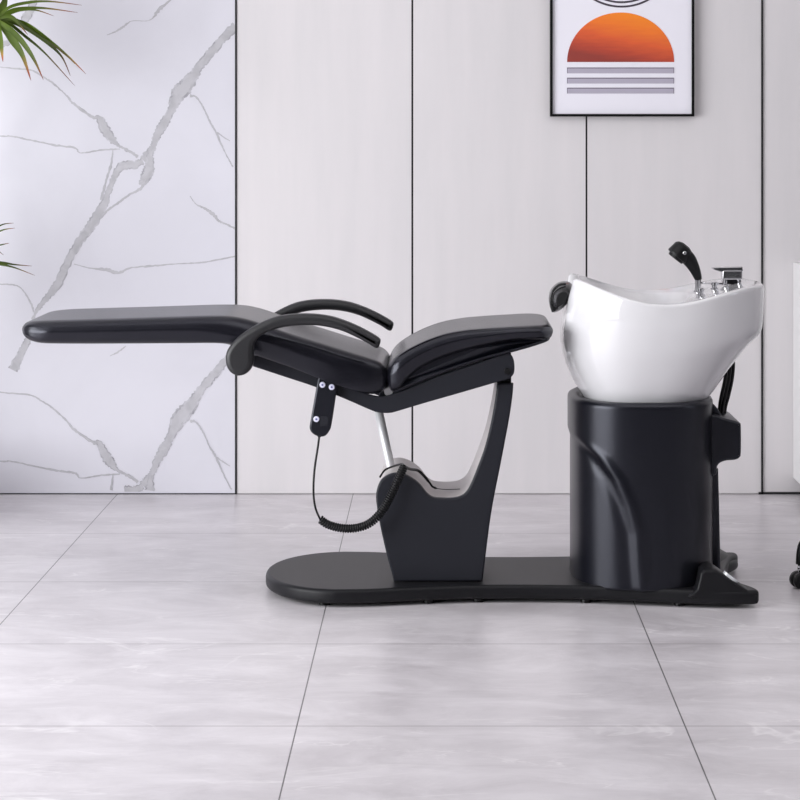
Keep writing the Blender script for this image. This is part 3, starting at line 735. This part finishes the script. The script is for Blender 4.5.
# ================================================================ WALL-HUNG CABINET AT THE RIGHT
cb_x = P(793, 0, YW)[0]
cab = thing('wall_cabinet', 'white cabinet hung low on the wall panel at the right edge of the room', 'cabinet', (cb_x+.4, YW, .054))
bevel(obj('body', boxes((cb_x, cb_x+.8, YW-.36, YW-.001, .054, .788)), M['white'], cab), .004)
for k in range(2):
    x0_ = cb_x+.008+k*.394
    d_ = bevel(obj('door', boxes((x0_, x0_+.388, YW-.380, YW-.361, .062, .780)), M['white'], cab), .003)
    hx_ = x0_+(.34 if k == 0 else .048)
    obj('handle', tube([(hx_, YW-.392, .45), (hx_, YW-.392, .65)], .005, 8), M['chrome'], d_)

# ================================================================ ROLLING STOOL (only a caster reaches into the frame)
sx_, sy_ = 1.230, 6.53
stl = thing('rolling_stool', 'black rolling salon stool whose caster shows at the right edge of the floor', 'stool', (sx_, sy_, 0))
obj('seat', lathe((sx_, sy_, .47), (0, 0, 1), [(0, .15), (.012, .168), (.055, .172), (.075, .16), (.082, .10), (.083, .01)], 32), M['leather'], stl, True)
obj('column', tube([(sx_, sy_, .10), (sx_, sy_, .47)], .022, 16), M['chrome'], stl)
obj('hub', lathe((sx_, sy_, .120), (0, 0, 1), [(0, .035), (.05, .035), (.07, .025)], 20), M['rubber'], stl)
ang0 = math.atan2(6.44-sy_, -1)
for k in range(5):
    a = math.atan2(-.075, -.262)+2*PI*k/5; dx, dy = math.cos(a), math.sin(a)
    pa = cr([Vector((sx_+dx*r, sy_+dy*r, z)) for r, z in ((.02, .150), (.12, .148), (.22, .140), (.264, .118), (.274, .064))], 6, False)
    leg = obj('leg', tube(pa, [.016-.006*i/(len(pa)-1) for i in range(len(pa))], 12), M['rubber'], stl)
    c = Vector((sx_+dx*.274, sy_+dy*.274, .0225)); n_ = Vector((-dy, dx, 0))
    bm = bmesh.new()
    for s in (-1, 1): lathe(c+n_*s*.004, n_*s, [(0, .019), (.003, .0225), (.012, .0225), (.016, .018), (.017, .006)], 24, bm)
    obj('caster_wheel', bm, M['rubber'], leg)
    obj('caster_stem', tube([c+Vector((0, 0, .012)), c+Vector((0, 0, .046))], .005, 10), M['chrome'], leg)

# ================================================================ POTTED DRACAENA (leaves reach in from the left)
pxc, pyc = -1.89, 7.5
pt = thing('potted_dracaena', 'green spiky dracaena with arching leaves at the left edge by the marble wall', 'plant', (pxc, pyc, 0))
pot = obj('pot', lathe((pxc, pyc, 0), (0, 0, 1), [(0, .27), (.01, .275), (.205, .315), (.215, .316), (.215, .29), (.18, .285)], 44), M['pot'], pt, True)
obj('soil', lathe((pxc, pyc, .175), (0, 0, 1), [(0, .285), (.012, .285)], 30), M['soil'], pt)
YLf = 7.6
h1 = P3(-4, 20, YLf); h2 = P3(-38, 262, YLf)
obj('trunk', tube(cr([Vector((pxc+.02, pyc, .18)), Vector((pxc+.10, pyc, .7)), Vector((-1.6, 7.58, 1.15)), Vector((-1.47, YLf, 1.45)), h1+Vector((-.03, 0, -.02))], 6, False), [.022-.008*i/24 for i in range(25)], 12), M['bark'], pt)
obj('trunk', tube(cr([Vector((pxc-.06, pyc, .18)), Vector((pxc-.03, pyc, .45)), Vector((-1.68, 7.57, .66)), h2+Vector((-.03, 0, -.02))], 6, False), [.018-.006*i/18 for i in range(19)], 12), M['bark'], pt)
def leaf(bm, lay, pts, wd, n=10):
    lt = bm.verts.layers.float['tone']; tn = rl.uniform(.45, 1.25) if wd > .011 else rl.uniform(.3, .7)
    c = cr(pts, n, False); N = len(c); prev = None
    for i, p in enumerate(c):
        t = i/(N-1); T = (c[min(i+1, N-1)]-c[max(i-1, 0)]).normalized()
        side = T.cross(Vector((0, 1, .35)).normalized())
        if side.length < .05: side = Vector((1, 0, 0))
        side.normalize(); nn = T.cross(side).normalized()
        w_ = wd*(.75+.5*math.sin(PI*min(1, t*1.15)))*(1-t**4)*.5+.0003
        row = [bm.verts.new(q) for q in (p-side*w_+nn*w_*.35, p, p+side*w_+nn*w_*.35)]
        for v in row: v[lay] = t; v[lt] = tn
        if prev:
            for k in (0, 1): f = bm.faces.new((prev[k], prev[k+1], row[k+1], row[k])); f.smooth = True
        prev = row
rl = random.Random(11)
def foliage(head, traced, nrand, lim, seed):
    rl.seed(seed); bm = bmesh.new(); lay = bm.verts.layers.float.new('along'); bm.verts.layers.float.new('tone'); lay = bm.verts.layers.float['along']
    for k, (pts, wpx) in enumerate(traced):
        yo = rl.uniform(-.05, .05)
        q = [head]+[P3(px, py, YLf+yo*(i+1)/len(pts)) for i, (px, py) in enumerate(pts)]
        leaf(bm, lay, q, wpx*YLf/F)
    for k in range(nrand):
        a = rl.uniform(PI*.5, PI*1.5) if k % 3 else rl.uniform(PI*.38, PI*1.62)
        el = rl.uniform(-.5, 1.35); Ln = rl.uniform(.26, .40)
        d = Vector((math.cos(a)*math.cos(el), math.sin(a)*math.cos(el)*.8, math.sin(el)))
        dr = rl.uniform(.10, .22)
        q = [head+Vector((0, 0, rl.uniform(-.06, .03)))]
        ok = True
        for s in (.35, .7, 1.0):
            p = head+d*Ln*s+Vector((0, 0, -dr*s*s)); q.append(p)
            if 440+F*p.x/p.y > lim: ok = False
            if p.y > YW-.03: ok = False
        if ok: leaf(bm, lay, q, rl.uniform(.009, .016), 5)
    return bm
T1 = [([(8,8),(24,3),(48,1.2),(82,5.2)], 2.6), ([(8,12),(20,8.5),(44,8),(78,12.6)], 3.0), ([(6,15),(20,10),(36,10),(54,16)], 2.4), ([(6,16),(13,17.5),(20,25),(28,35)], 3.4),
      ([(12,20),(28,25),(50,41),(70,58),(86,74)], 3.6), ([(12,22),(28,29),(48,43),(62,57),(70.5,76)], 3.4), ([(10,24),(24,35),(45,53),(75,86)], 2.6),
      ([(6,29),(14,41),(23,56),(31,80.5)], 7), ([(9,28),(22,41),(34,59),(43.5,80)], 4.8), ([(-2,30),(1,44),(3,62)], 6), ([(2,8),(5,0),(9,-25)], 6), ([(-2,30),(-6,50),(-12,75)], 6),
      ([(10,19),(18,20.5),(26,27),(60,50),(75,64)], 2.6)]
obj('foliage', foliage(h1, T1, 70, -6, 5), M['leaf'], pt)
T2 = [([(-20,240),(0,225.5),(14,223)], 1.6), ([(-20,244),(0,231),(15,228)], 1.8), ([(-20,250),(0,245),(9.5,243)], 1.6), ([(-20,250),(-8,247),(3.5,255)], 2), ([(-18,261),(2,262.5),(15,264.5),(32,266)], 2.2), ([(-18,262),(2,264.5),(16,268),(35,275.5)], 2.0)]
obj('foliage', foliage(h2, T2, 40, -6, 9), M['leaf'], pt)
